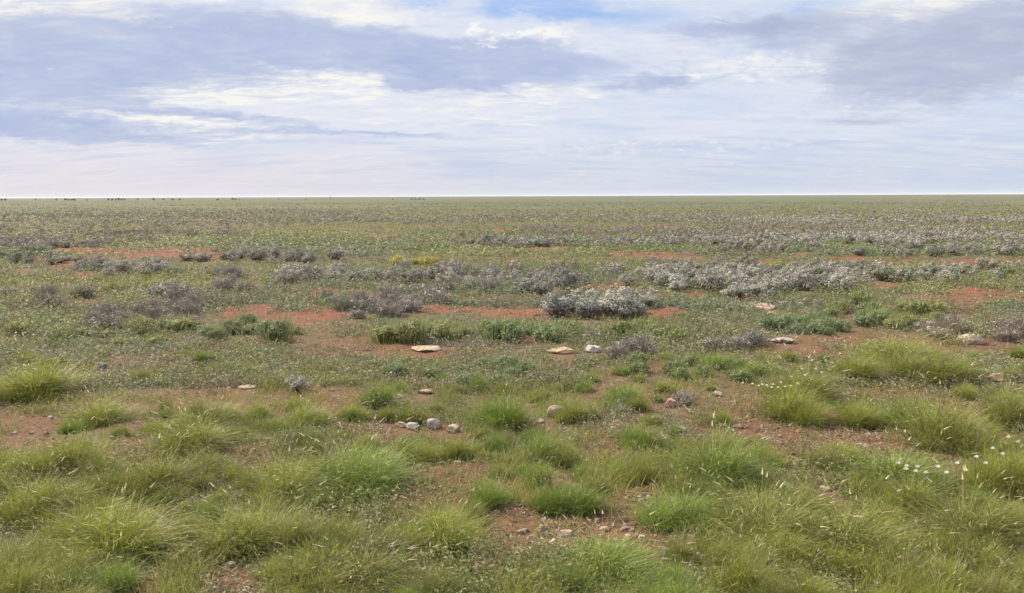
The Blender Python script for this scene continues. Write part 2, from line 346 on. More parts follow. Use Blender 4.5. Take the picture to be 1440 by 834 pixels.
# ------------------------------------------------------------------ ground: one sheet to the horizon
def ground_z(X, Y):
    D = np.hypot(X, Y)
    near = sstep(90, 30, D)
    return ((fbm(X / .5, Y / .5, 51, 3) - .5) * .07 + (fbm(X / 2.6, Y / 2.6, 57, 3) - .5) * .16) * near + (fbm(X / 30, Y / 30, 61, 2) - .5) * .25 * sstep(15, 60, D) * sstep(900, 200, D)
def build_ground():
    ang = np.concatenate([np.arange(-36, 36.001, .16), np.linspace(38, 322, 96)])
    ang = np.radians(ang)
    rad = np.concatenate([[.0], np.geomspace(1.2, 5, 12), np.geomspace(5.15, 26, 330), np.geomspace(26.3, 400, 260), np.geomspace(420, 30000, 60)])
    A, Rr = np.meshgrid(ang, rad[1:])
    X = Rr * np.sin(A); Y = Rr * np.cos(A)
    na, nr = len(ang), len(rad) - 1
    X = np.concatenate([[0], X.ravel()]); Y = np.concatenate([[0], Y.ravel()])
    Z = ground_z(X, Y)
    px, py, D, red, brown, n1, n2 = maps(X, Y)
    i = 1 + np.arange(nr - 1)[:, None] * na + np.arange(na)[None, :]
    j = 1 + np.arange(nr - 1)[:, None] * na + (np.arange(na)[None, :] + 1) % na
    Q = np.stack([i, i + na, j + na, j], -1).reshape(-1, 4)
    mt = bpy.data.materials.new('plain_soil')
    me = mesh('ground', np.stack([X, Y, Z], -1), Q, np.stack([red, brown, np.zeros_like(red)], -1), mt, True)
    mt.use_nodes = True
    t = NT(mt.node_tree); p = t.n['Principled BSDF']
    pos = t.new('ShaderNodeNewGeometry').outputs['Position']
    r_, b_, _ = t.sep(t.new('ShaderNodeAttribute', attribute_name='col').outputs['Color'])
    f1 = t.noise(pos, .9, 6, .6); f2 = t.noise(pos, 9, 5, .65); f3 = t.noise(pos, 45, 3, .6)
    x, y, z = t.sep(pos)
    dd = t.m('SQRT', t.add(t.mul(x, x), t.mul(y, y)))
    brown_c = t.mix(t.ss(f2, .3, .7), (.088, .044, .026), (.148, .076, .046))
    brown_c = t.mix(t.ss(f3, .55, .7, 0, .5), brown_c, (.185, .130, .09))
    red_c = t.mix(t.ss(f2, .3, .7), (.125, .043, .026), (.175, .072, .045))
    red_c = t.mix(t.ss(f3, .55, .7, 0, .5), red_c, (.26, .15, .10))
    red_c = t.mix(t.ss(f1, .5, .66, 0, .55), red_c, (.15, .085, .052))
    cover = t.mix(t.ss(f1, .35, .65), (.092, .072, .036), (.115, .080, .045))        # litter and low green between the plants
    cover = t.mix(t.ss(f2, .5, .7, 0, .55), cover, (.09, .10, .04))
    cover = t.mix(t.mul(t.ss(t.noise(pos, .42, 5, .6), .44, .62), t.ss(dd, 42, 18, .12, 1.0)), cover, t.mix(t.ss(f2, .35, .65), (.105, .052, .032), (.165, .098, .066)))
    c = t.mix(b_, cover, brown_c); c = t.mix(r_, c, red_c)
    # the far plain: herbfield and scrub in drifts
    w1 = t.noise(t.vm('MULTIPLY', pos, (.012, .02, 0)), 1.0, 6, .6, .4)
    w2 = t.noise(t.vm('MULTIPLY', pos, (.05, .05, 0)), 1.0, 6, .68, .3)
    w3 = t.noise(t.vm('MULTIPLY', pos, (.0021, .004, 0)), 1.0, 5, .6, .2)
    far = t.mix(t.ss(w1, .40, .58), (.115, .125, .062), (.165, .160, .088))
    far = t.mix(t.ss(w2, .50, .60, 0, .75), far, (.105, .092, .072))
    far = t.mix(t.ss(w1, .58, .70, 0, .5), far, (.14, .125, .105))
    far = t.mix(t.ss(w3, .48, .60, 0, .7), far, (.085, .098, .058))
    far = t.mix(t.ss(dd, 900, 2600, 0, .75), far, (.085, .092, .062))
    far = t.mix(1.0, far, (.74, .74, .74), 'MULTIPLY')       # self-shadow of the far plants, put into the flat sheet's colour
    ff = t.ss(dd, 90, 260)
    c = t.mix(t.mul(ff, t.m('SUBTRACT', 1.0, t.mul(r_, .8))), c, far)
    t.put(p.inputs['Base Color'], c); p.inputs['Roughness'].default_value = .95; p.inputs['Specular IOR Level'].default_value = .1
    bmp = t.new('ShaderNodeBump'); bmp.inputs['Strength'].default_value = .6; bmp.inputs['Distance'].default_value = .03
    t.put(bmp.inputs['Height'], t.add(t.mul(f2, .7), t.mul(f3, .4))); t.l.new(bmp.outputs[0], p.inputs['Normal'])
    o = link('ground', me); o['kind'] = 'structure'
    return o
build_ground()
def gz(x, y): return float(ground_z(np.array([x]), np.array([y]))[0])

# ------------------------------------------------------------------ tagging
def tag(o, label=None, cat=None, group=None, kind=None):
    if label: o['label'] = label
    if cat: o['category'] = cat
    if group: o['group'] = group
    if kind: o['kind'] = kind
def empty(name): 
    o = bpy.data.objects.new(name, None); COL.objects.link(o); o.empty_display_size = .1; return o
KIDS = {}
def proto(name, parts):
    """parts: list of (name, mesh)"""
    return (name, parts)
def place(pr, x, y, z, sx, sz, rot, tints, tilt=0.0):
    """one plant: an Empty at its foot with its parts; meshes are shared"""
    name, parts = pr
    e = empty(name); e.location = (x, y, z); e.rotation_euler = (random.uniform(-tilt, tilt), random.uniform(-tilt, tilt), rot); e.scale = (sx, sx, sz)
    for (pn, me), tint in zip(parts, tints):
        o = link(pn, me, e); o.color = (*tint, 1)
    return e

# ------------------------------------------------------------------ prototypes (unit: about 1 m across, 1 m high before scaling)
G_GREEN = np.array((.165, .215, .042)); G_YEL = np.array((.270, .280, .056)); STRAW = np.array((.42, .35, .22)); G_DARK = np.array((.075, .12, .03))
def make_tussock(k):
    """several ragged tufts grown into one lopsided clump, leaning a little with the wind"""
    b = Bag(); nt = 3 + k % 4
    tuft = [(RNG.normal(0, .19), RNG.normal(0, .17), RNG.uniform(.5, 1.05), RNG.uniform(.14, .25)) for _ in range(nt)]
    tuft[0] = (RNG.normal(0, .06), RNG.normal(0, .06), 1.05, .2)
    for (tx, ty, hs, tr) in tuft:
        n = int(3000 / nt)
        th = RNG.uniform(0, 2 * math.pi, n); rr = np.sqrt(RNG.uniform(0, 1, n)) * tr
        base = np.stack([tx + rr * np.cos(th), ty + rr * np.sin(th), np.full(n, -.02)], -1)
        az = th + RNG.normal(0, 1.5, n)
        wind = RNG.uniform(0, 1, n) < .35
        az = np.where(wind, RNG.normal(0, .7, n), az)
        L = RNG.uniform(.2, .98, n) * hs * (1 - .3 * rr / tr)
        lean = np.clip(rr / tr * .45 + RNG.normal(.08, .22, n), -.3, .9)
        droop = RNG.uniform(.05, .55, n)
        mixk = RNG.beta(1.2, 1.2, n)[:, None]
        col = G_GREEN * (1 - mixk) + G_YEL * mixk
        dry = RNG.uniform(0, 1, n) < .07
        col = np.where(dry[:, None], STRAW * RNG.uniform(.5, .95, (n, 1)), col) * RNG.uniform(.7, 1.25, (n, 1))
        b.add(*blades(base, az, L, lean, droop, RNG.uniform(.004, .009, n), col))
    # dead brown skirt
    n2 = 150
    th = RNG.uniform(0, 2 * math.pi, n2); rr = RNG.uniform(.12, .42, n2)
    base = np.stack([rr * np.cos(th), rr * np.sin(th), np.full(n2, -.02)], -1)
    b.add(*blades(base, th + RNG.normal(0, .9, n2), RNG.uniform(.15, .45, n2), RNG.uniform(.3, .95, n2), RNG.uniform(.05, .3, n2), RNG.uniform(.008, .016, n2), vary(n2, (.16, .125, .07), .4)))
    # fine side leaves that fill the clump
    n4 = 420
    v = RNG.normal(size=(n4, 3)); v /= np.linalg.norm(v, axis=1, keepdims=True); v[:, 2] = np.abs(v[:, 2])
    c = v * (RNG.uniform(.25, 1, n4) ** .5)[:, None] * np.array([.52, .52, .68]) * RNG.uniform(.8, 1.05, (n4, 1)); c[:, 2] += .02
    mixk = RNG.beta(1.2, 1.2, n4)[:, None]
    nr = RNG.normal(0, .45, (n4, 3)) + [0, 0, .8]
    ln = RNG.uniform(.05, .14, n4)
    b.add(*leaves(c, nr, ln, ln * RNG.uniform(.06, .11, n4), (G_GREEN * (1 - mixk) + G_YEL * mixk) * RNG.uniform(.7, 1.25, (n4, 1))))
    me1 = b.mesh('tussock_blades_mesh', MG)
    s = Bag(); n3 = 26 + 6 * (k % 3)
    th = RNG.uniform(0, 2 * math.pi, n3); rr = RNG.uniform(0, .2, n3)
    L = RNG.uniform(.6, 1.1, n3); lean = RNG.uniform(.05, .6, n3); droop = RNG.uniform(.05, .3, n3)
    base = np.stack([rr * np.cos(th), rr * np.sin(th), np.zeros(n3)], -1)
    s.add(*blades(base, th, L, lean, droop, np.full(n3, .006), vary(n3, STRAW * .6, .2)))
    tip = np.stack([base[:, 0] + np.cos(th) * L * (lean + droop), base[:, 1] + np.sin(th) * L * (lean + droop), L * (np.sqrt(1 - lean ** 2) - droop * .75)], -1)
    for j in range(3):
        nd = RNG.normal(size=(n3, 3)); 
        s.add(*blades(tip - [0, 0, .02], th, RNG.uniform(.05, .10, n3), np.full(n3, .7), np.full(n3, .3), RNG.uniform(.010, .018, n3), vary(n3, STRAW * .8, .35)))
    me2 = s.mesh('tussock_seed_mesh', MT)
    return proto('grass_tussock', [('blades', me1), ('seed_heads', me2)])

def dome_lobes(nl, flat=.62):
    L = []
    for i in range(nl):
        a = RNG.uniform(0, 2 * math.pi); r = .36 * math.sqrt(RNG.uniform(0.02, 1)); 
        z = flat * math.sqrt(max(.05, 1 - (r / .5) ** 2)) * RNG.uniform(.55, 1.0)
        L.append((r * math.cos(a), r * math.sin(a), z - .10, RNG.uniform(.13, .21)))
    return L
def shrub_leaves(b, lobes, per, ln, base_c, top_c, amt=.2):
    for (x, y, z, r) in lobes:
        v = RNG.normal(size=(per, 3)); v /= np.linalg.norm(v, axis=1, keepdims=True)
        v[:, 2] = np.abs(v[:, 2]) * 1.0 - .25 * (RNG.uniform(0, 1, per) < .4)
        rad = r * RNG.uniform(.35, 1.08, per)[:, None]
        c = np.array([x, y, z]) + v * rad * np.array([1, 1, 1.05])
        c[:, 2] = np.maximum(c[:, 2], .015)
        nr = v * 1.5 + RNG.normal(0, .38, (per, 3)) + np.array([0, 0, .35])
        mixk = RNG.uniform(0, 1, (per, 1))
        col = (np.asarray(base_c) * (1 - mixk) + np.asarray(top_c) * mixk) * RNG.uniform(1 - amt, 1 + amt, (per, 1))
        l = RNG.uniform(.7, 1.3, per) * ln
        b.add(*leaves(c, nr, l, l * RNG.uniform(.42, .6, per), col))
def make_saltbush(k):
    b = Bag(); lob = dome_lobes(11 + k % 4)
    shrub_leaves(b, lob, 95, .062, (.23, .22, .19), (.40, .39, .335))
    me1 = b.mesh('saltbush_foliage_mesh', MS)
    s = Bag()
    for (x, y, z, r) in lob:
        for j in range(3):
            q = np.array([x, y, z]) + RNG.normal(0, r * .5, 3); q[2] = max(q[2], .06)
            mid = q * np.array([.55, .55, .45]) + RNG.normal(0, .02, 3)
            tube(s, (x * .1, y * .1, -.03), mid, .014, .009, (.15, .115, .095)); tube(s, mid, q, .009, .004, (.20, .16, .135))
    # ragged twigs showing through below the leaves
    n = 90; th = RNG.uniform(0, 2 * math.pi, n); rr = RNG.uniform(.02, .3, n)
    s.add(*blades(np.stack([rr * np.cos(th), rr * np.sin(th), np.full(n, 0)], -1), th, RNG.uniform(.2, .5, n), RNG.uniform(.2, .8, n), RNG.uniform(0, .15, n), np.full(n, .012), vary(n, (.17, .13, .11), .3)))
    me2 = s.mesh('saltbush_stem_mesh', MT)
    return proto('saltbush', [('foliage', me1), ('stems', me2)])
def make_green(k):
    b = Bag(); lob = dome_lobes(13 + k % 3, .5)
    shrub_leaves(b, lob, 85, .07, (.140, .160, .085), (.215, .230, .125), .3)
    n = 120; th = RNG.uniform(0, 2 * math.pi, n); rr = RNG.uniform(0, .42, n)
    b.add(*blades(np.stack([rr * np.cos(th), rr * np.sin(th), np.full(n, .0)], -1), th + RNG.normal(0, .8, n), RNG.uniform(.35, .8, n), RNG.uniform(0, .5, n), RNG.uniform(0, .3, n), np.full(n, .022), vary(n, (.19, .205, .10), .3)))
    me1 = b.mesh('herb_bush_foliage_mesh', MH)
    s = Bag()
    for (x, y, z, r) in lob:
        tube(s, (x * .2, y * .2, -.03), (x, y, max(z, .05)), .012, .005, (.13, .12, .06))
    me2 = s.mesh('herb_bush_stem_mesh', MT)
    return proto('green_bush', [('foliage', me1), ('stems', me2)])
def make_twiggy(k):
    """low grey-brown bush, mostly bare twigs"""
    b = Bag(); lob = dome_lobes(9, .5)
    shrub_leaves(b, lob, 60, .055, (.26, .24, .205), (.40, .385, .335), .25)
    me1 = b.mesh('twig_bush_foliage_mesh', MS)
    s = Bag(); n = 420; th = RNG.uniform(0, 2 * math.pi, n); rr = RNG.uniform(.0, .3, n)
    s.add(*blades(np.stack([rr * np.cos(th), rr * np.sin(th), np.full(n, -.01)], -1), th + RNG.normal(0, .6, n), RNG.uniform(.3, .62, n), RNG.uniform(.0, .75, n), RNG.uniform(0, .15, n), RNG.uniform(.008, .016, n), vary(n, (.255, .22, .19), .35)))
    me2 = s.mesh('twig_bush_stem_mesh', MT)
    return proto('twiggy_bush', [('foliage', me1), ('stems', me2)])
TUS = [make_tussock(k) for k in range(7)]
SAL = [make_saltbush(k) for k in range(7)]
GRE = [make_green(k) for k in range(5)]
TWI = [make_twiggy(k) for k in range(4)]

USED = []                       # (x, y, r) footprints
def free(x, y, r, k=.55):
    return all((x - a) ** 2 + (y - b) ** 2 > ((r + c) * k) ** 2 for a, b, c in USED)
THINGS = []                     # plants waiting for a label: (obj, phrase, px, py)

# ------------------------------------------------------------------ rocks
STONES = []
def off_stones(X, Y):
    ok = np.ones(len(X), bool)
    for (x, y, w) in STONES:
        ok &= ((X - x) / (w * .55 + .05)) ** 2 + ((Y - (y - w * .5 - .12)) / (w * .55 + .22)) ** 2 > 1
    return ok
def make_rock(px, py, w, h, label, tint=(1, 1, 1), seed=0, depth=.8, rot=0.0, name='rock', group=None):
    x, y = ground(px, py); D = math.sqrt(x * x + y * y + CAM_H ** 2); mpp = D / F
    ww, hh = w * mpp, h * mpp
    rn = random.Random(seed * 131 + 5)
    bm = bmesh.new(); bmesh.ops.create_icosphere(bm, subdivisions=4, radius=1)
    pl = [(Vector((rn.gauss(0, 1), rn.gauss(0, 1), rn.gauss(0, .8))).normalized(), rn.uniform(.52, .85)) for _ in range(11)]
    for v in bm.verts:
        for n_, d_ in pl:
            q = v.co.dot(n_)
            if q > d_: v.co -= n_ * (q - d_) * .92
        v.co *= 1 + .11 * mnoise.fractal(v.co * 2.3 + Vector((seed * 7.1, 0, 0)), 1.0, 2.0, 4)
    lo = [min(v.co[i] for v in bm.verts) for i in range(3)]; hi = [max(v.co[i] for v in bm.verts) for i in range(3)]
    for v in bm.verts:
        c = [(v.co[i] - lo[i]) / (hi[i] - lo[i]) - .5 for i in range(3)]
        v.co = Vector((c[0] * ww, c[1] * ww * depth, (c[2] + .2) * hh * 1.4))
    me = bpy.data.meshes.new(name); bm.to_mesh(me); bm.free(); me.materials.append(M_LIME)
    for f in me.polygons: f.use_smooth = False
    o = link(name, me); o.location = (x, y + ww * depth * .3, gz(x, y)); o.rotation_euler = (0, 0, rot); o.color = (*tint, 1)
    tag(o, label, 'rock', group)
    USED.append((x, y, ww * .55)); STONES.append((x, y, ww))
    return o
PINK = (1.05, .74, .68); CREAM = (1.05, .97, .82); GREYW = (.95, .95, .97); TANR = (.82, .66, .5)
make_rock(610, 598, 21, 14, 'rounded white rock, the tallest of the row beside the grass tussock', GREYW, 1)
make_rock(637, 606, 18, 12, 'squared cream rock at the tussock end of the white rock row', CREAM, 2)
make_rock(579, 601, 21, 9, 'low grey-white rock next to the rounded white rock', GREYW, 3)
make_rock(563, 599, 17, 8, 'flattish pale rock at the far end of the white rock row', CREAM, 4)
make_rock(784, 584, 30, 17, 'broken grey rock with a pinkish top half hidden by green tussock', (.86, .78, .75), 5)
make_rock(760, 592, 12, 6, 'small grey stone by the foot of the broken grey rock', (.8, .75, .7), 6)
make_rock(944, 577, 19, 12, 'pink pointed stone beside the grey-brown twiggy bush', PINK, 7)
make_rock(598, 495, 44, 7, 'long flat pale slab lying on brown litter', (.84, .72, .60), 8, .8)
make_rock(792, 498, 44, 8, 'flat yellowish slab with pink tint near the jagged white rock', (.9, .74, .56), 9)
make_rock(836, 494, 26, 10, 'jagged white rock, the largest of the white heap on green herbs', GREYW, 10)
make_rock(828, 488, 13, 12, 'upright white stone standing behind the jagged white rock', GREYW, 11)
make_rock(859, 492, 13, 8, 'small grey-white rock beside the jagged white rock', (.9, .9, .92), 12)
make_rock(1371, 488, 30, 13, 'tilted cream rock against the grey brushwood bush', CREAM, 13)
make_rock(1392, 470, 12, 5, 'thin grey stone just behind the tilted cream rock', (.7, .66, .64), 14)
make_rock(1402, 539, 24, 10, 'tan rock between two tall grass tussocks', (1.0, .82, .62), 15)
make_rock(1102, 484, 36, 8, 'long pale grey stone lying on a brown bare strip', (.85, .82, .8), 16)
make_rock(1075, 437, 36, 7, 'broad flat pinkish-grey rock in green herbs below the saltbush thicket', (.85, .7, .62), 17)
make_rock(1021, 416, 16, 9, 'grey rock at the foot of the broad saltbush thicket', (.85, .86, .9), 18)
make_rock(828, 410, 11, 9, 'small pink rock standing behind the silver saltbush mound', PINK, 19)
make_rock(1011, 561, 18, 8, 'pale stone at the edge of the brown bare ground', (.95, .84, .74), 20)
make_rock(1275, 651, 36, 6, 'thin pale slab lying in grass by the white glints', (1.0, .9, .76), 21)
make_rock(1262, 576, 16, 4, 'flat whitish chip of stone on bare brown soil', CREAM, 22)
make_rock(1057, 343, 7, 6, 'small bright white stone among the mauve scrub', (1.4, 1.35, 1.3), 23)
make_rock(1050, 345, 5, 4, 'tiny pinkish-white stone beside the bright white stone', (1.3, 1.15, 1.1), 24)
make_rock(1160, 690, 16, 6, 'small pale stone on the brown litter before the dark hollow', (.95, .85, .75), 25)
make_rock(345, 547, 26, 4, 'narrow cream stone lying beside the small silver saltbush', CREAM, 26)
make_rock(140, 517, 14, 9, 'dark grey stone in yellow-green grass', (.42, .42, .45), 27)
make_rock(795, 752, 20, 7, 'pale pink stone on the red bare patch in the grass', (1.0, .8, .68), 28)
make_rock(850, 742, 15, 6, 'buff stone at the edge of the red bare patch in grass', (.95, .82, .66), 29)
make_rock(735, 745, 17, 6, 'mauve-grey stone on gravelly soil before the red bare patch', (.75, .65, .62), 30)
make_rock(560, 560, 18, 6, 'greyish stone on brown litter behind the white rock row', (.75, .68, .62), 31)
make_rock(598, 553, 22, 6, 'pinkish-grey stone beside the dark green tussock', (.82, .68, .6), 32)
make_rock(1085, 443, 12, 4, 'little pale stone next to the broad flat pinkish-grey rock', (.9, .8, .7), 33)
make_rock(1038, 605, 14, 5, 'small buff stone sunk in the brown bare ground', (.9, .74, .6), 34)
make_rock(905, 430, 9, 4, 'little white stone behind the lone round saltbush', CREAM, 35)

# ------------------------------------------------------------------ hand-placed tussocks (px of foot, width, height in px, tone)
TONE = {'green': (.86, 1.02, .85), 'yellow': (1.14, 1.12, .95), 'olive': (.98, .94, .95), 'dark': (.58, .72, .72), 'pale': (1.2, 1.12, 1.3)}
def tussock_at(px, py, w, h, tone, seed_k=1.0):
    x, y = ground(px, py); D = math.sqrt(x * x + y * y + CAM_H ** 2); mpp = D / F
    sx = w * mpp / 1.15; sz = h * mpp / .85
    t = np.array(TONE[tone]) * random.uniform(.9, 1.1)
    e = place(random.choice(TUS), x, y + sx * .2, gz(x, y), sx, sz, random.uniform(-1.1, 1.1), [t, np.array((1, 1, 1)) * random.uniform(.85, 1.1)], .05)
    USED.append((x, y + sx * .2, sx * .4)); return e, x, y, sx
HT = [
 (530, 574, 70, 56, 'green', 'dark-based green grass tussock with brown soil on both sides'),
 (708, 602, 105, 70, 'green', 'broad domed green grass tussock between the white rock row and the broken grey rock'),
 (757, 645, 90, 48, 'green', 'low bright green grass tussock in front of the broad domed tussock'),
 (580, 592, 56, 36, 'olive', 'small olive grass tussock just behind the white rock row'),
 (805, 590, 66, 42, 'yellow', 'yellowish grass tussock growing over the broken grey rock'),
 (815, 718, 92, 52, 'green', 'bright green grass tussock standing alone above the red bare patch'),
 (905, 634, 80, 52, 'green', 'upright green grass tussock in front of the pink stone'),
 (875, 568, 74, 42, 'green', 'fresh green grass tussock between the broken grey rock and the pink stone'),
 (640, 644, 56, 42, 'yellow', 'slender yellow-green tussock just in front of the cream rock'),
 (1110, 592, 110, 70, 'yellow', 'tall yellow-green tussock with white glints along its back'),
 (1130, 560, 130, 56, 'olive', 'olive tussock whose top carries the far white glints'),
 (1212, 598, 76, 48, 'yellow', 'rounded yellow-green tussock at the end of the brown bare ground'),
 (1330, 630, 130, 84, 'olive', 'big shaggy olive tussock with a dark hollow under one side'),
 (1285, 600, 80, 60, 'green', 'green tussock leaning on the big shaggy olive tussock'),
 (1265, 512, 140, 42, 'yellow', 'wide yellow-green tussock below the grey brushwood bush'),
 (1205, 535, 90, 46, 'yellow', 'yellow tussock behind the brown hollow'),
 (1330, 540, 130, 50, 'olive', 'spreading olive tussock next to the tan rock'),
 (1425, 600, 80, 70, 'olive', 'tall olive tussock at the right edge behind the glints'),
 (1010, 686, 160, 80, 'green', 'wide green tussock in front of the pale stone on bare ground'),
 (1270, 692, 140, 58, 'green', 'green tussock in front of the near white glints'),
 (1425, 700, 90, 90, 'yellow', 'tall yellow tussock at the end of the near white glints'),
 (500, 696, 170, 76, 'green', 'broad dark green tussock bordering the brown gravel'),
 (210, 690, 140, 66, 'olive', 'olive tussock with a dark shaded front among yellow grass'),
 (95, 666, 110, 64, 'yellow', 'feathery yellow tussock beside the brown bare hollow'),
 (255, 640, 130, 54, 'yellow', 'pale feathery tussock behind the olive tussock with dark front'),
 (40, 560, 130, 60, 'yellow', 'bright yellow-green tussock at the left edge behind bare soil'),
 (400, 700, 120, 60, 'yellow', 'yellow-green tussock joined to the broad dark green tussock'),
 (620, 770, 140, 60, 'yellow', 'yellow tussock on the near edge of the brown gravel'),
 (1080, 770, 190, 76, 'olive', 'large olive tussock full of pale seed heads'),
 (150, 790, 170, 84, 'yellow', 'large yellow-green tussock with pale stalks near the lower left corner'),
 (40, 730, 110, 70, 'yellow', 'yellow tussock at the left edge with straw around it'),
 (345, 780, 150, 70, 'yellow', 'thick yellow tussock with a brown gap on one side'),
 (420, 598, 80, 34, 'yellow', 'thin yellow grass tussock on brown soil before the small silver saltbush'),
 (490, 590, 50, 32, 'yellow', 'small yellow tussock hugging the dark-based green tussock'),
 (700, 668, 46, 22, 'olive', 'small flat olive tussock in front of the low bright green tussock'),
 (960, 740, 120, 60, 'green', 'green tussock closing the end of the red bare patch'),
 (1370, 780, 150, 80, 'olive', 'dense olive tussock near the lower right corner'),
 (1210, 790, 170, 70, 'olive', 'straw-flecked tussock between two dense olive tussocks'),
 (850, 815, 180, 56, 'green', 'blue-green tussock on the near edge below the red bare patch'),
 (500, 830, 180, 60, 'olive', 'olive tussock on the near edge below the brown gravel'),
 (300, 600, 90, 34, 'olive', 'low olive tussock on brown litter behind the pale feathery tussock'),
 (130, 600, 90, 44, 'yellow', 'yellow tussock rising from the bare brown hollow'),
 (1010, 520, 60, 26, 'green', 'small fresh green tussock near the grey-brown bush'),
 (1065, 530, 70, 24, 'green', 'green tussock beside the first of the far white glints'),
]
for (px, py, w, h, tone, lab) in HT:
    e, x, y, sx = tussock_at(px, py, w, h, tone)
    tag(e, lab, 'grass tussock', 'grass tussocks on the near plain')

# ------------------------------------------------------------------ saltbush clusters (centre, half sizes, number, kind, tint, phrase)
SILV = (1.1, 1.11, 1.08); GREY = (.90, .87, .83); MAUV = (.98, .92, .88); BLUE = (.90, .93, .96); SAGE = (.95, .98, .80)
CL = [
 (805, 441, 34, 6, 6, 'S', BLUE, 'blue-grey saltbush in the darker end of the dense mound by red soil'),
 (858, 437, 40, 9, 9, 'S', SILV, 'silver saltbush in the dense mound in front of the small pink rock'),
 (912, 434, 10, 2, 1, 'S', SILV, 'lone round silver saltbush on red soil beside the dense mound'),
 (893, 446, 6, 2, 1, 'S', SILV, 'small bright saltbush at the end of the dense silver mound'),
 (960, 398, 70, 10, 15, 'S', SILV, 'silver saltbush at the near end of the broad thicket above red soil'),
 (1085, 404, 90, 12, 24, 'S', SILV, 'pale silver saltbush in the middle of the broad thicket'),
 (1010, 386, 110, 7, 16, 'S', GREY, 'grey saltbush along the back of the broad thicket'),
 (1310, 390, 90, 8, 18, 'S', SAGE, 'sage-grey saltbush in the row in front of the long red strip'),
 (1180, 388, 50, 6, 9, 'S', GREY, 'grey saltbush bridging the broad thicket and the sage-grey row'),
 (165, 382, 62, 8, 13, 'S', MAUV, 'mauve-grey saltbush in the mound in front of the large red patch'),
 (55, 362, 60, 13, 18, 'S', SAGE, 'grey-green saltbush in the clump beside the large red patch'),
 (350, 366, 110, 5, 16, 'S', GREY, 'grey saltbush in the hedge-like row behind green herbs'),
 (470, 392, 70, 6, 12, 'S', SILV, 'silvery saltbush in the row behind the scattered red slivers'),
 (640, 398, 60, 9, 9, 'S', GREY, 'grey saltbush in the loose row next to the yellow-green grass'),
 (735, 402, 60, 10, 10, 'S', BLUE, 'blue-grey saltbush in the loose row nearer the dense mound'),
 (250, 444, 44, 13, 10, 'T', MAUV, 'purple-grey twiggy bush in the dark clump near the bright red patch'),
 (538, 434, 44, 12, 10, 'T', (.92, .92, .94), 'dark grey twiggy bush in the clump between two red patches'),
 (620, 412, 60, 10, 6, 'T', GREY, 'grey-brown twiggy bush in the low scrub behind the red slivers'),
 (1340, 356, 110, 6, 16, 'S', GREY, 'grey saltbush in the belt just behind the long red strip'),
 (1240, 344, 90, 5, 8, 'S', MAUV, 'mauve saltbush in the thin belt beyond the long red strip'),
 (720, 347, 60, 3, 8, 'S', BLUE, 'blue-grey saltbush in the far drift beside small red patches'),
 (1060, 350, 90, 9, 14, 'S', MAUV, 'mauve-grey saltbush in the scrub around the bright white stone'),
 (1335, 470, 40, 8, 4, 'T', (1.05, 1, .95), 'grey brushwood bush behind the tilted cream rock'),
 (1425, 478, 20, 8, 2, 'T', MAUV, 'dark brushwood bush at the right edge beside red soil'),
 (420, 552, 8, 3, 1, 'S', SILV, 'small silver saltbush alone on brown litter'),
 (962, 572, 14, 4, 1, 'T', (1.05, 1, .98), 'grey-brown twiggy bush behind the pink stone'),
 (1035, 492, 26, 5, 3, 'T', (1.0, 1.02, 1.05), 'ash-grey twiggy bush on green herbs beside the long grey stone'),
 (330, 405, 70, 8, 6, 'T', MAUV, 'mauve twiggy bush in the herbs behind the bright red patch'),
 (70, 425, 70, 12, 7, 'T', (.95, 1, .85), 'grey-green twiggy bush in the herbs before the narrow red sliver'),
 (160, 455, 60, 12, 7, 'T', MAUV, 'mauve-brown twiggy bush among the olive-green tangle at the left'),
 (300, 388, 60, 5, 6, 'T', (.95, .98, .9), 'pale grey twiggy bush between the grey hedge row and mauve bushes'),
 (860, 500, 60, 4, 2, 'T', GREY, 'faded twiggy bush next to the white heap of rocks'),
]
PR = {'S': SAL, 'T': TWI, 'G': GRE}
NM = {'S': 'saltbush', 'T': 'bush', 'G': 'bush'}
GR = {'S': 'saltbush on the plain', 'T': 'twiggy bushes on the plain', 'G': 'green herb bushes on the plain'}
CLG = [
 (600, 474, 70, 8, 9, 'G', (.95, 1, .9), 'green leafy bush in the bank behind the long flat pale slab'),
 (720, 470, 60, 9, 10, 'G', (.8, .98, .95), 'dark green leafy bush in the bank in front of the red sliver'),
 (1215, 446, 50, 12, 10, 'G', (.85, .95, .8), 'deep green bush in the bank below the saltbush thicket'),
 (1285, 450, 50, 11, 9, 'G', (.95, .98, .8), 'green bush in the bank near the small square red patch'),
 (1150, 462, 70, 10, 9, 'G', (.75, .92, 1.0), 'blue-green bush behind the long pale grey stone'),
 (130, 470, 110, 16, 14, 'G', (.95, .98, .85), 'olive-green bush in the tangle at the left before the purple clump'),
 (330, 470, 90, 10, 9, 'G', (.9, .98, 1.05), 'grey-green bush in front of the bright red patch'),
 (900, 470, 60, 8, 7, 'G', (.85, .98, .8), 'green bush in the hollow in front of the dense silver mound'),
 (600, 372, 30, 4, 4, 'G', (1.6, 1.4, .9), 'yellow-green bush in the bright tuft behind the loose saltbush row'),
 (1090, 378, 26, 3, 3, 'G', (1.3, 1.35, .7), 'lime-green bush at the back of the broad saltbush thicket'),
 (1420, 395, 40, 6, 5, 'G', (.8, .95, .85), 'dark green bush at the right end of the sage-grey row'),
 (1020, 335, 14, 2, 1, 'G', (.3, .4, .4), 'single dark bush standing out of the far pale scrub'),
 (700, 530, 110, 12, 8, 'G', (.8, .95, 1.0), 'small blue-green bush on the flat behind the domed tussock'),
 (960, 520, 90, 16, 9, 'G', (.85, 1.0, .85), 'small green bush on the flat behind the pink stone'),
 (250, 410, 100, 7, 8, 'G', (1.05, 1.05, .9), 'light green bush between mauve mound and dark clump'),
]
bag_of_labels = {}
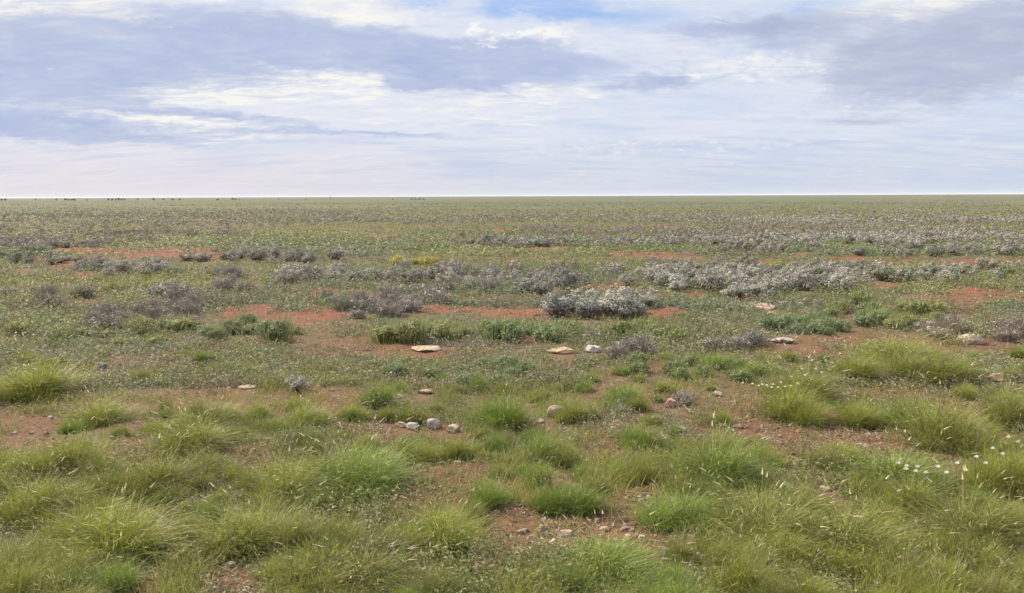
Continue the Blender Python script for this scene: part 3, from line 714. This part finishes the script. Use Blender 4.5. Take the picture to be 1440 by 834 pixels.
for (cx, cy, rx, ry, n, kd, tint, lab) in CL + CLG:
    done = 0; tries = 0
    while done < n and tries < n * 40:
        tries += 1
        a = random.uniform(0, 6.283); q = random.uniform(0, 1) ** .5 * random.choice([1, 1, 1.35]) if n > 1 else 0
        px, py = cx + rx * q * math.cos(a), cy + ry * q * math.sin(a)
        x, y = ground(px, py); D = math.hypot(x, y)
        s = random.uniform(.66, 1.18) * (.92 if kd == 'T' else 1.0)
        if py > 500: s *= .62
        if kd == 'G': s *= random.uniform(.55, .95)
        if D > 50: s *= 1.1
        if not free(x, y, s * .5, .72 if tries < n * 15 else .5): continue
        USED.append((x, y, s * .5))
        tv = np.array(tint) * (random.uniform(.72, 1.16) if kd != 'G' else random.uniform(1.1, 1.4) * np.array((1.06, 1, .86)))
        e = place(random.choice(PR[kd]), x, y, gz(x, y), s, s * random.uniform(.72, 1.08), random.uniform(0, 6.28), [tv, np.array(tint) ** .5], .06)
        bag_of_labels.setdefault((lab, kd), []).append((px, py, e)); done += 1

# ------------------------------------------------------------------ more tussocks on the near plain, described by the nearest landmark
LM = [(600, 598, 'the white rock row'), (784, 584, 'the broken grey rock'), (944, 577, 'the pink stone'), (598, 495, 'the long flat pale slab'), (840, 494, 'the jagged white rock'), (1371, 488, 'the tilted cream rock'),
      (1402, 539, 'the tan rock'), (1102, 484, 'the long pale grey stone'), (1160, 600, 'the brown bare ground'), (1120, 535, 'the far white glints'), (1330, 660, 'the near white glints'), (820, 752, 'the red bare patch'),
      (640, 672, 'the small red-brown gap'), (420, 548, 'the small silver saltbush'), (530, 574, 'the dark-based green tussock'), (708, 600, 'the broad domed tussock'), (500, 690, 'the broad dark green tussock'),
      (210, 690, 'the olive tussock with dark front'), (1330, 630, 'the big shaggy tussock'), (1010, 686, 'the wide green tussock'), (70, 650, 'the brown bare hollow'), (140, 517, 'the dark grey stone'), (1080, 770, 'the large olive tussock'),
      (150, 790, 'the large yellow-green tussock'), (345, 780, 'the thick yellow tussock'), (1370, 780, 'the dense olive tussock'), (620, 770, 'the yellow tussock by the gravel')]
pend = {}
count = 0; tries = 0
while count < 250 and tries < 9000:
    tries += 1
    px = random.uniform(-40, 1480); py = random.choice([random.uniform(500, 870), random.uniform(560, 870)])
    x, y = ground(px, py)
    _, _, D, red, br, n1, n2 = maps(np.array([x]), np.array([y]))
    if max(red[0], br[0]) > .42: continue
    s = random.uniform(.22, .48) * (1.15 if py > 640 else .85)
    if any(abs(x - a) < s * .5 + w_ and -s - .5 < y - b < .1 for a, b, w_ in STONES): continue
    if not free(x, y, s * .5, .62): continue
    left = px < 560 or px > 1000
    tone = random.choice(['yellow', 'yellow', 'olive', 'green', 'pale'] if left else ['green', 'olive', 'yellow', 'green'])
    D = math.sqrt(x * x + y * y + CAM_H ** 2)
    e = place(random.choice(TUS), x, y, gz(x, y), s, s * random.uniform(.7, 1.2), random.uniform(-1.1, 1.1), [np.array(TONE[tone]) * random.uniform(.85, 1.1), np.array((1, 1, 1)) * random.uniform(.8, 1.1)], .08)
    USED.append((x, y, s * .5)); count += 1
    lx, ly, ln = min(LM, key=lambda q: ((q[0] - px) / 1.6) ** 2 + (q[1] - py) ** 2)
    dx, dy = px - lx, py - ly
    if abs(dx) > 1.6 * abs(dy): rel = 'to the right of' if dx > 0 else 'to the left of'
    else: rel = 'in front of' if dy > 0 else 'behind'
    size = 'small' if s < .3 else ('medium' if s < .42 else 'large')
    tn = {'yellow': 'yellow-green', 'pale': 'pale straw-green', 'green': 'fresh green', 'olive': 'olive'}[tone]
    bag_of_labels.setdefault((f'{size} {tn} grass tussock {rel} {ln}', 'U'), []).append((px, py, e))
ORD = {2: ['left', 'right'], 3: ['leftmost', 'middle', 'rightmost'], 4: ['leftmost', 'second from left', 'third from left', 'rightmost'],
       5: ['leftmost', 'second from left', 'middle', 'second from right', 'rightmost'], 6: ['leftmost', 'second from left', 'third from left', 'third from right', 'second from right', 'rightmost']}
NUM = {2: 'two', 3: 'three', 4: 'four', 5: 'five', 6: 'six'}
CAT = {'S': 'saltbush', 'T': 'bush', 'G': 'bush', 'U': 'grass tussock'}
GR['U'] = 'grass tussocks on the near plain'
for (lab, kd), L in bag_of_labels.items():
    L.sort(key=lambda q: q[0])
    for i, (px, py, e) in enumerate(L):
        l2 = lab
        if 2 <= len(L) <= 6: l2 = f'{lab}, {ORD[len(L)][i]} of {NUM[len(L)]}'
        if len(l2.split()) > 16: l2 = lab
        tag(e, l2, CAT[kd], GR[kd] if len(L) <= 6 else lab.replace('saltbush', 'saltbushes', 1) if kd == 'S' else f'{GR[kd]}: {lab}')

# ------------------------------------------------------------------ stuff: far scrub, herbfield, grass, gravel
def sample_px(n, y0, y1, x0=-60, x1=1500, pw=1.0):
    """points spread over the plain so that every part of the view gets its share"""
    px = RNG.uniform(x0, x1, n); py = y0 + (y1 - y0) * RNG.uniform(0, 1, n) ** pw
    return (px, py, *ground_a(px, py))
BANDS = [(250, 303, 330, 7, .85), (300, 297, 300, 3, .5), (620, 311, 160, 4, .9), (860, 306, 260, 4, .9), (1100, 311, 240, 5, 1), (1330, 311, 150, 6, 1), (1250, 299, 260, 3, .6), (760, 322, 60, 3, .9), (830, 324, 70, 3, .8),
         (200, 330, 160, 5, .6), (1180, 326, 280, 7, .8), (1060, 338, 130, 10, 1.0), (1300, 338, 170, 8, 1.0), (880, 345, 90, 6, .9), (960, 343, 60, 7, .9), (740, 345, 90, 6, .8), (60, 350, 90, 14, .9), (150, 342, 80, 4, .6),
         (330, 352, 90, 3, .6), (430, 362, 120, 8, .6), (640, 383, 150, 8, .6), (760, 392, 100, 10, .7), (950, 390, 110, 16, .9), (1090, 400, 110, 20, .9), (1290, 386, 130, 12, .9), (1380, 355, 100, 8, .8), (1060, 362, 90, 10, .6),
         (180, 378, 80, 10, .8), (350, 364, 130, 8, .6), (460, 388, 90, 8, .6), (400, 318, 120, 3, .4), (560, 312, 120, 3, .8), (560, 390, 80, 10, .5), (840, 432, 90, 12, .7), (250, 430, 70, 18, .5), (530, 425, 80, 16, .5), (900, 330, 200, 4, .6), (1000, 322, 200, 4, .6)]
def band(px, py, X, Y):
    out = np.zeros_like(px)
    w = (fbm(X / 4, Y / 4, 71, 4) - .5) * .9
    for (cx, cy, rx, ry, s) in BANDS:
        d = np.sqrt(((px - cx) / rx) ** 2 + ((py - cy) / ry) ** 2)
        out = np.maximum(out, sstep(1.2, .5, d + w) * s)
    return out
def build_scrub():
    b = Bag()
    for (n, y0, y1, per, nl, ls) in ((5000, 278.5, 290, 6, 2, 2.6), (14000, 287, 316, 9, 2, 1.7), (9000, 312, 350, 16, 3, 1.2), (1500, 350, 470, 40, 6, .8)):
        px, py, X, Y = sample_px(n, y0, y1)
        D = np.hypot(X, Y)
        pr = band(px, py, X, Y)
        drift = sstep(.52, .64, fbm(X / 16, Y / 50, 81, 4)) * .35
        pr = np.maximum(pr, drift * sstep(30, 80, D))
        if y0 < 280: pr = sstep(.45, .6, fbm(X / 40, Y / 160, 83, 4)) * .5
        _, _, _, red, _, _, _ = maps(X, Y)
        keep = RNG.uniform(0, 1, n) < pr * (1 - red * .93) * (.62 if y0 < 340 else .8)
        X, Y, D, px, py = X[keep], Y[keep], D[keep], px[keep], py[keep]
        k = len(X); s = RNG.uniform(.55, 1.05, k) * np.where(D > 100, 1.15, 1.0)
        mixm = np.clip(fbm(X / 12, Y / 12, 91, 3) * 2.6 - .8 + (px < 520) * .25 - (px > 820) * .2, 0, 1)[:, None]
        base = np.array((.325, .315, .265)) * (1 - mixm) + np.array((.26, .22, .19)) * mixm
        base = base * RNG.uniform(.75, 1.2, (k, 1))
        Z = ground_z(X, Y)
        for l in range(nl):
            ox = RNG.uniform(-.3, .3, k) * s; oy = RNG.uniform(-.3, .3, k) * s; oz = RNG.uniform(.16, .42, k) * s
            idx = np.repeat(np.arange(k), per); q = len(idx)
            v = RNG.normal(size=(q, 3)); v /= np.linalg.norm(v, axis=1, keepdims=True)
            c = np.stack([X[idx] + ox[idx], Y[idx] + oy[idx], Z[idx] + oz[idx]], -1) + v * (s[idx] * RNG.uniform(.1, .24, q))[:, None]
            ln = s[idx] * .11 * ls * RNG.uniform(.7, 1.3, q)
            b.add(*leaves(c, v * 1.5 + RNG.normal(0, .35, (q, 3)) + [0, 0, .35], ln, ln * .6, base[idx] * RNG.uniform(.85, 1.15, (q, 1))))
    o = link('scrub', b.mesh('scrub', MS))
    tag(o, 'grey saltbush scrub in drifts over the far plain', 'scrub', None, 'stuff')
build_scrub()

def herb_colour(px, py, D, X, Y):
    n = fbm(X / 3.5, Y / 3.5, 101, 4); n2 = fbm(X / 15, Y / 15, 111, 4); n3 = fbm(X / 1.2, Y / 1.2, 131, 3)
    g = np.array((.150, .200, .062)); bl = np.array((.142, .185, .090)); yl = np.array((.225, .235, .072)); br = np.array((.20, .155, .115)); gy = np.array((.19, .19, .15))
    a = sstep(.42, .60, n)[:, None]; c = g * (1 - a) + bl * a
    a = (sstep(.52, .66, n2) * .75)[:, None]; c = c * (1 - a) + yl * a
    a = (sstep(.58, .7, n3) * .5)[:, None]; c = c * (1 - a) + br * a
    fg = sstep(26, 15, D)[:, None]; c = c * (1 - fg * .7) + (yl * .85 * (1 - a) + br * a) * fg * .7
    pick = fbm(X / .9, Y / .9, 193, 3) * .7 + RNG.uniform(0, 1, len(px)) * .3; mid = (.45 + .55 * sstep(40, 20, D)) * sstep(120, 60, D) * sstep(9, 13, D)
    a = (sstep(.54, .62, pick) * .75 * mid)[:, None]; c = c * (1 - a) + np.array((.235, .225, .185)) * a
    a = (sstep(.44, .36, pick) * .65 * mid)[:, None]; c = c * (1 - a) + np.array((.19, .145, .12)) * a
    dead = (RNG.uniform(0, 1, len(px)) < .07 * sstep(70, 30, D))[:, None]; c = np.where(dead, np.array((.27, .225, .17)), c)
    far = sstep(60, 140, D)[:, None]; c = c * (1 - far * .6) + np.array((.185, .180, .095)) * far * .7
    return c
def build_herbs():
    b = Bag()
    for (n, y0, y1, per, size, ls, hgt) in ((26000, 283, 312, 6, .60, .36, .20), (24000, 308, 360, 9, .38, .19, .22), (22000, 350, 440, 14, .25, .085, .24), (5200, 372, 505, 46, .30, .062, .46), (23000, 420, 545, 26, .17, .046, .14), (17000, 500, 860, 26, .10, .028, .08), (2600, 545, 862, 90, .19, .036, .26)):
        px, py, X, Y = sample_px(n, y0, y1)
        _, _, D, red, br, n1, n2 = maps(X, Y)
        pr = np.maximum(np.clip(1 - red, 0, 1) ** 1.3, .12) * (1 - br * (.45 if y0 >= 420 else .8)) * (.35 + .65 * sstep(.35, .55, fbm(X / 2.0, Y / 2.0, 121, 4)))
        if y0 < 320: pr = pr * .9
        if y0 == 545: pr = (1 - br * .7) * sstep(.45, .58, fbm(X / 1.4, Y / 1.4, 201, 4)) * .9
        if 340 < y0 and y0 != 372: gap = sstep(40, 20, D) * .84; pr = pr * (1 - gap * (1 - sstep(.38, .54, fbm(X / 2.9, Y / 2.9, 191, 4))))
        if y0 == 372: pr = (1 - red) ** 2 * (1 - br) * sstep(.46, .60, fbm(X / 3.2, Y / 3.2, 181, 4)) * sstep(505, 470, py)
        keep = (RNG.uniform(0, 1, n) < pr) & off_stones(X, Y)
        X, Y, D, px, py = X[keep], Y[keep], D[keep], px[keep], py[keep]
        k = len(X); Z = ground_z(X, Y)
        base = herb_colour(px, py, D, X, Y) * RNG.uniform(.8, 1.22, (k, 1))
        s = size * RNG.uniform(.6, 1.4, k); hh = hgt * RNG.uniform(.5, 1.5, k) * (.6 + .8 * fbm(X / 1.7, Y / 1.7, 141, 3))
        idx = np.repeat(np.arange(k), per); q = len(idx)
        th = RNG.uniform(0, 2 * math.pi, q); rr = np.sqrt(RNG.uniform(0, 1, q)) * s[idx]
        zz = RNG.uniform(0.02, 1, q) * hh[idx] * (1 - .6 * (rr / s[idx]) ** 2)
        c = np.stack([X[idx] + rr * np.cos(th), Y[idx] + rr * np.sin(th), Z[idx] + zz], -1)
        nr = RNG.normal(0, .3 if y0 < 320 else .55, (q, 3)) + [0, 0, .7]
        ln = ls * RNG.uniform(.6, 1.4, q)
        b.add(*leaves(c, nr, ln, ln * RNG.uniform(.35, .6, q), base[idx] * RNG.uniform(.85 if y0 < 320 else .80, 1.12 if y0 < 320 else 1.25, (q, 1))))
    o = link('herbs', b.mesh('herbs', MH))
    tag(o, 'low green herbs covering the plain between the bushes', 'herbs', None, 'stuff')
build_herbs()

def build_grass():
    b = Bag(); n = 300000
    px, py, X, Y = sample_px(n, 478, 880, pw=.85)
    _, _, D, red, br, n1, n2 = maps(X, Y)
    clump = fbm(X / .55, Y / .55, 151, 3)
    keep = RNG.uniform(0, 1, n) < (1 - np.minimum(br, 1) * .85) * (1 - red) * (.06 + .97 * sstep(.46, .64, clump)) * (.55 + .45 * sstep(.38, .52, fbm(X / 1.9, Y / 1.9, 155, 3))) * sstep(26, 16, D)
    keep &= off_stones(X, Y)
    X, Y, D, px = X[keep], Y[keep], D[keep], px[keep]; k = len(X)
    mixk = np.clip(fbm(X / 1.6, Y / 1.6, 161, 3) * 1.8 - .4 + RNG.normal(0, .25, k), 0, 1)[:, None]
    col = (G_GREEN * .95 * (1 - mixk) + G_YEL * mixk) * RNG.uniform(.7, 1.25, (k, 1))
    dry = RNG.uniform(0, 1, k) < .09
    col = np.where(dry[:, None], STRAW * RNG.uniform(.5, 1.1, (k, 1)), col)
    L = RNG.uniform(.06, .30, k) * (.45 + 1.1 * clump[keep]); az = RNG.uniform(0, 6.283, k)
    b.add(*blades(np.stack([X, Y, ground_z(X, Y) - .01], -1), az, L, RNG.uniform(0, .7, k), RNG.uniform(.05, .45, k), RNG.uniform(.004, .009, k), col, 3))
    # dead stalks lying about on the bare soil
    n = 14000
    px, py, X, Y = sample_px(n, 490, 870)
    _, _, D, red, br, n1, n2 = maps(X, Y)
    keep = RNG.uniform(0, 1, n) < .25 + br * .6
    X, Y = X[keep], Y[keep]; k = len(X)
    b.add(*blades(np.stack([X, Y, ground_z(X, Y) + .015], -1), RNG.uniform(0, 6.283, k), RNG.uniform(.05, .2, k), np.full(k, .97), np.zeros(k), RNG.uniform(.004, .010, k), vary(k, STRAW * .75, .4), 3))
    o = link('grass', b.mesh('grass', MG))
    tag(o, 'thin green and straw grass between the near tussocks', 'grass', None, 'stuff')
build_grass()

def build_gravel():
    b = Bag(); n = 26000
    px, py, X, Y = sample_px(n, 440, 860)
    _, _, D, red, br, n1, n2 = maps(X, Y)
    keep = RNG.uniform(0, 1, n) < .04 + br * .75 * (fbm(X / .8, Y / .8, 171, 3) * 1.5) + red * .3
    X, Y = X[keep], Y[keep]; k = len(X); Z = ground_z(X, Y)
    oc = np.array([(1, 0, 0), (0, 1, 0), (-1, 0, 0), (0, -1, 0)], float)
    s = RNG.gamma(1.6, .010, k) + .006
    ang = RNG.uniform(0, 6.283, k); ca, sa = np.cos(ang), np.sin(ang)
    V = np.zeros((k, 8, 3))
    for i, (ox, oy, _) in enumerate(oc):
        for lv, (sc, zz) in enumerate(((1.0, -.25), (.62, .55))):
            jx = ox * sc * RNG.uniform(.7, 1.2, k) + RNG.normal(0, .1, k); jy = oy * sc * RNG.uniform(.6, 1.1, k) * .8 + RNG.normal(0, .1, k)
            V[:, lv * 4 + i, 0] = X + s * (jx * ca - jy * sa); V[:, lv * 4 + i, 1] = Y + s * (jx * sa + jy * ca); V[:, lv * 4 + i, 2] = Z + s * (zz + RNG.uniform(-.1, .15, k)) * .8
    f = np.array([(4, 5, 6, 7), (0, 1, 5, 4), (1, 2, 6, 5), (2, 3, 7, 6), (3, 0, 4, 7)])
    Q = (np.arange(k)[:, None, None] * 8 + f[None]).reshape(-1, 4)
    pal = np.array([(.26, .20, .16), (.20, .135, .10), (.31, .255, .21), (.16, .105, .08), (.19, .105, .075)])
    col = pal[RNG.integers(0, 5, k)] * RNG.uniform(.75, 1.2, (k, 1))
    b.add(V, Q, np.broadcast_to(col[:, None, :], V.shape))
    o = link('gravel', b.mesh('gravel', M_PEB))
    tag(o, 'small brown and buff stones scattered on the bare soil', 'gravel', None, 'stuff')
build_gravel()

# ------------------------------------------------------------------ window reflections, modelled as made-up white flowers
def make_glint_flower():
    st = Bag(); tube(st, (0, 0, -.02), (.01, 0, .5), .006, .004, (.13, .17, .05)); tube(st, (.01, 0, .5), (0, .01, 1.0), .004, .003, (.15, .19, .06))
    me1 = st.mesh('glint_stem_mesh', MH)
    bl = Bag(); n = 9; a = np.arange(n) / n * 6.283
    for ring, (rr, zz, tilt, ln) in enumerate(((.022, 1.0, .5, .040), (.012, 1.012, 1.1, .032))):
        c = np.stack([rr * np.cos(a + ring * .3), rr * np.sin(a + ring * .3), np.full(n, zz)], -1)
        nr = np.stack([-np.cos(a) * tilt, -np.sin(a) * tilt, np.ones(n)], -1)
        V = np.zeros((n, 4, 3)); d = np.stack([np.cos(a), np.sin(a), np.full(n, tilt)], -1) * ln * .6; s = np.stack([-np.sin(a), np.cos(a), np.zeros(n)], -1) * ln * .32
        V[:, 0] = c - d * .6; V[:, 1] = c + s; V[:, 2] = c + d; V[:, 3] = c - s
        bl.add(V, np.arange(n * 4).reshape(n, 4), np.array((.64, .65, .55)))
    me2 = bl.mesh('glint_head_mesh', MH)
    return me1, me2
FM = make_glint_flower()
GLINT_FAR = [(1044, 539), (1058, 540), (1067, 543), (1072, 541), (1078, 542), (1085, 545), (1094, 545), (1104, 544), (1112, 543), (1122, 540), (1113, 530), (1132, 528), (1128, 519), (1140, 534), (1142, 507), (1147, 519), (1155, 524), (1161, 507), (1170, 510), (1181, 497), (1098, 538), (1087, 541)]
GLINT_NEAR = [(1263, 652), (1275, 656), (1274, 660), (1288, 663), (1290, 657), (1302, 665), (1319, 657), (1331, 665), (1346, 652), (1358, 662), (1373, 643), (1386, 652), (1396, 631), (1410, 639), (1418, 615), (1431, 622)]
for pts, lab, grp, sz in ((GLINT_FAR, 'small flower-shaped window glint in the arc above the tussock beside brown bare ground', 'flower-shaped window glints in the far arc', .55), (GLINT_NEAR, 'flower-shaped window glint in the arc behind the green tussock and pale slab', 'flower-shaped window glints in the near arc', .62)):
    for (px, py) in pts:
        d = direction(px, py)
        t = (CAM_H - .5) / -d[2]; x, y = d[0] * t, d[1] * t; z0 = gz(x, y); top = .5 - z0
        e = empty('glint_flower'); e.location = (x, y, z0); e.rotation_euler = (0, 0, random.uniform(0, 6.28))
        e.scale = (sz, sz, top)
        a = link('stem', FM[0], e); bl = link('glint_head', FM[1], e)
        # keep the blossom's own proportions on a stem of any height
        bl.scale = (1, 1, sz / top); bl.location = (0, 0, 1 - sz / top)
        tag(e, lab, 'flower', grp)

# ------------------------------------------------------------------ trees on the skyline, a post
def make_tree(k):
    b = Bag(); n = 260
    lob = [(RNG.uniform(-.32, .32), RNG.uniform(-.32, .32), RNG.uniform(.4, .85), RNG.uniform(.16, .28)) for _ in range(7)]
    for (x, y, z, r) in lob:
        v = RNG.normal(size=(60, 3)); v /= np.linalg.norm(v, axis=1, keepdims=True)
        c = np.array([x, y, z]) + v * r * RNG.uniform(.4, 1.05, (60, 1))
        ln = RNG.uniform(.10, .2, 60)
        b.add(*leaves(c, v + RNG.normal(0, .6, (60, 3)), ln, ln * .6, vary(60, (.045, .056, .036), .35)))
    s = Bag()
    for (x, y, z, r) in lob[:4]: tube(s, (0, 0, .25), (x, y, z), .03, .012, (.07, .05, .04))
    tube(s, (0, 0, -.05), (0, 0, .27), .05, .03, (.07, .05, .04))
    return proto('tree', [('crown', b.mesh('tree_crown_mesh', MH)), ('trunk', s.mesh('tree_trunk_mesh', MT))])
TR = [make_tree(k) for k in range(4)]
TREES = [(3, 283.0, 3.5, 4, 0), (8, 283.0, 3.5, 4, 0), (50, 282.5, 3, 3, 0), (79, 282.5, 3, 3, 0), (93, 282.6, 4, 3.4, 1), (97, 282.6, 3, 2.6, 1), (101, 282.6, 3, 2.8, 1), (105, 282.8, 4, 3, 1), (122, 282.4, 3, 2, 1),
         (153, 282.6, 3.5, 4, 2), (158, 282.6, 4, 3.4, 2), (163, 282.6, 3, 3, 2), (167, 282.4, 4.5, 4.6, 2), (171, 282.4, 3, 3, 2), (175, 282.3, 3, 3, 2), (194, 282, 3, 2.6, 3), (216, 282, 4, 3, 3), (230, 282, 3.5, 2.6, 3),
         (200, 288, 2.4, 1.6, 3), (243, 282, 5, 2.4, 3), (252, 282, 4, 2.2, 3), (306, 282, 4.5, 2.4, 4), (327, 281.5, 4.5, 3.0, 4), (331, 282, 4, 2.2, 4), (336, 282, 3, 1.8, 4), (392, 281, 3, 2, 4), (430, 281, 2.5, 1.8, 4),
         (579, 281, 6, 1.8, 5), (584, 281, 5, 1.8, 5), (590, 281, 6, 2, 5), (595, 281, 5, 1.6, 5), (553, 281, 3, 1.5, 5)]
TL = ['small dark tree at the left end of the skyline', 'small dark tree in the low first knot along the skyline', 'dark tree in the tallest dense knot on the skyline', 'dark speck of a tree spaced out past the dense skyline knot',
      'low dark tree in the spread-out pairs along the skyline', 'flat dark tree in the short dash on the skyline near mid plain']
for (px, py, w, h, g) in TREES:
    x, y = ground(px, py); D = math.hypot(x, y); mpp = D / F
    e = place(random.choice(TR), x, y, 0, w * mpp, min(h * mpp, 2.9), random.uniform(0, 6.28), [np.array((1, 1, 1.1)), np.ones(3)])
    tag(e, TL[g], 'tree', 'dark trees along the skyline')
def make_post():
    x, y = ground(464.5, 280.5); D = math.hypot(x, y); h = 5.0 * D / F
    s = Bag(); tube(s, (0, 0, -.2), (0, 0, h), .30, .22, (.06, .055, .05), 8)
    c = Bag(); tube(c, (-.9, 0, h - .5), (.9, 0, h - .5), .12, .12, (.06, .055, .05), 6)
    e = empty('post'); e.location = (x, y, 0)
    link('shaft', s.mesh('post_shaft_mesh', MT), e); link('crosspiece', c.mesh('post_cross_mesh', MT), e)
    tag(e, 'thin dark post rising above the skyline', 'post')
make_post()

# ------------------------------------------------------------------ the air over the plain
def build_haze():
    bm = bmesh.new(); bmesh.ops.create_cube(bm, size=1)
    for v in bm.verts: v.co = Vector((v.co.x * 80000, v.co.y * 80000, -3.0 if v.co.z < 0 else 12.0))
    me = bpy.data.meshes.new('haze'); bm.to_mesh(me); bm.free()
    mt = bpy.data.materials.new('haze_air'); mt.use_nodes = True; t = NT(mt.node_tree); t.n.clear()
    o = t.new('ShaderNodeOutputMaterial'); v = t.new('ShaderNodeVolumePrincipled')
    v.inputs['Color'].default_value = (.93, .95, 1, 1); v.inputs['Density'].default_value = HAZE
    t.l.new(v.outputs[0], o.inputs['Volume']); me.materials.append(mt)
    ob = link('haze', me); ob['kind'] = 'stuff'; tag(ob, 'thin pale haze over the far plain', 'haze')
HAZE = 7.0e-5
build_haze()

# ------------------------------------------------------------------ render settings
vs = SC.view_settings
vs.view_transform = 'Standard'; vs.look = 'None'; vs.exposure = EXPO; vs.gamma = 1; vs.use_curve_mapping = False
SC.render.engine = 'CYCLES'
SC.cycles.max_bounces = 6; SC.cycles.diffuse_bounces = 3; SC.cycles.glossy_bounces = 2; SC.cycles.transmission_bounces = 3; SC.cycles.transparent_max_bounces = 4
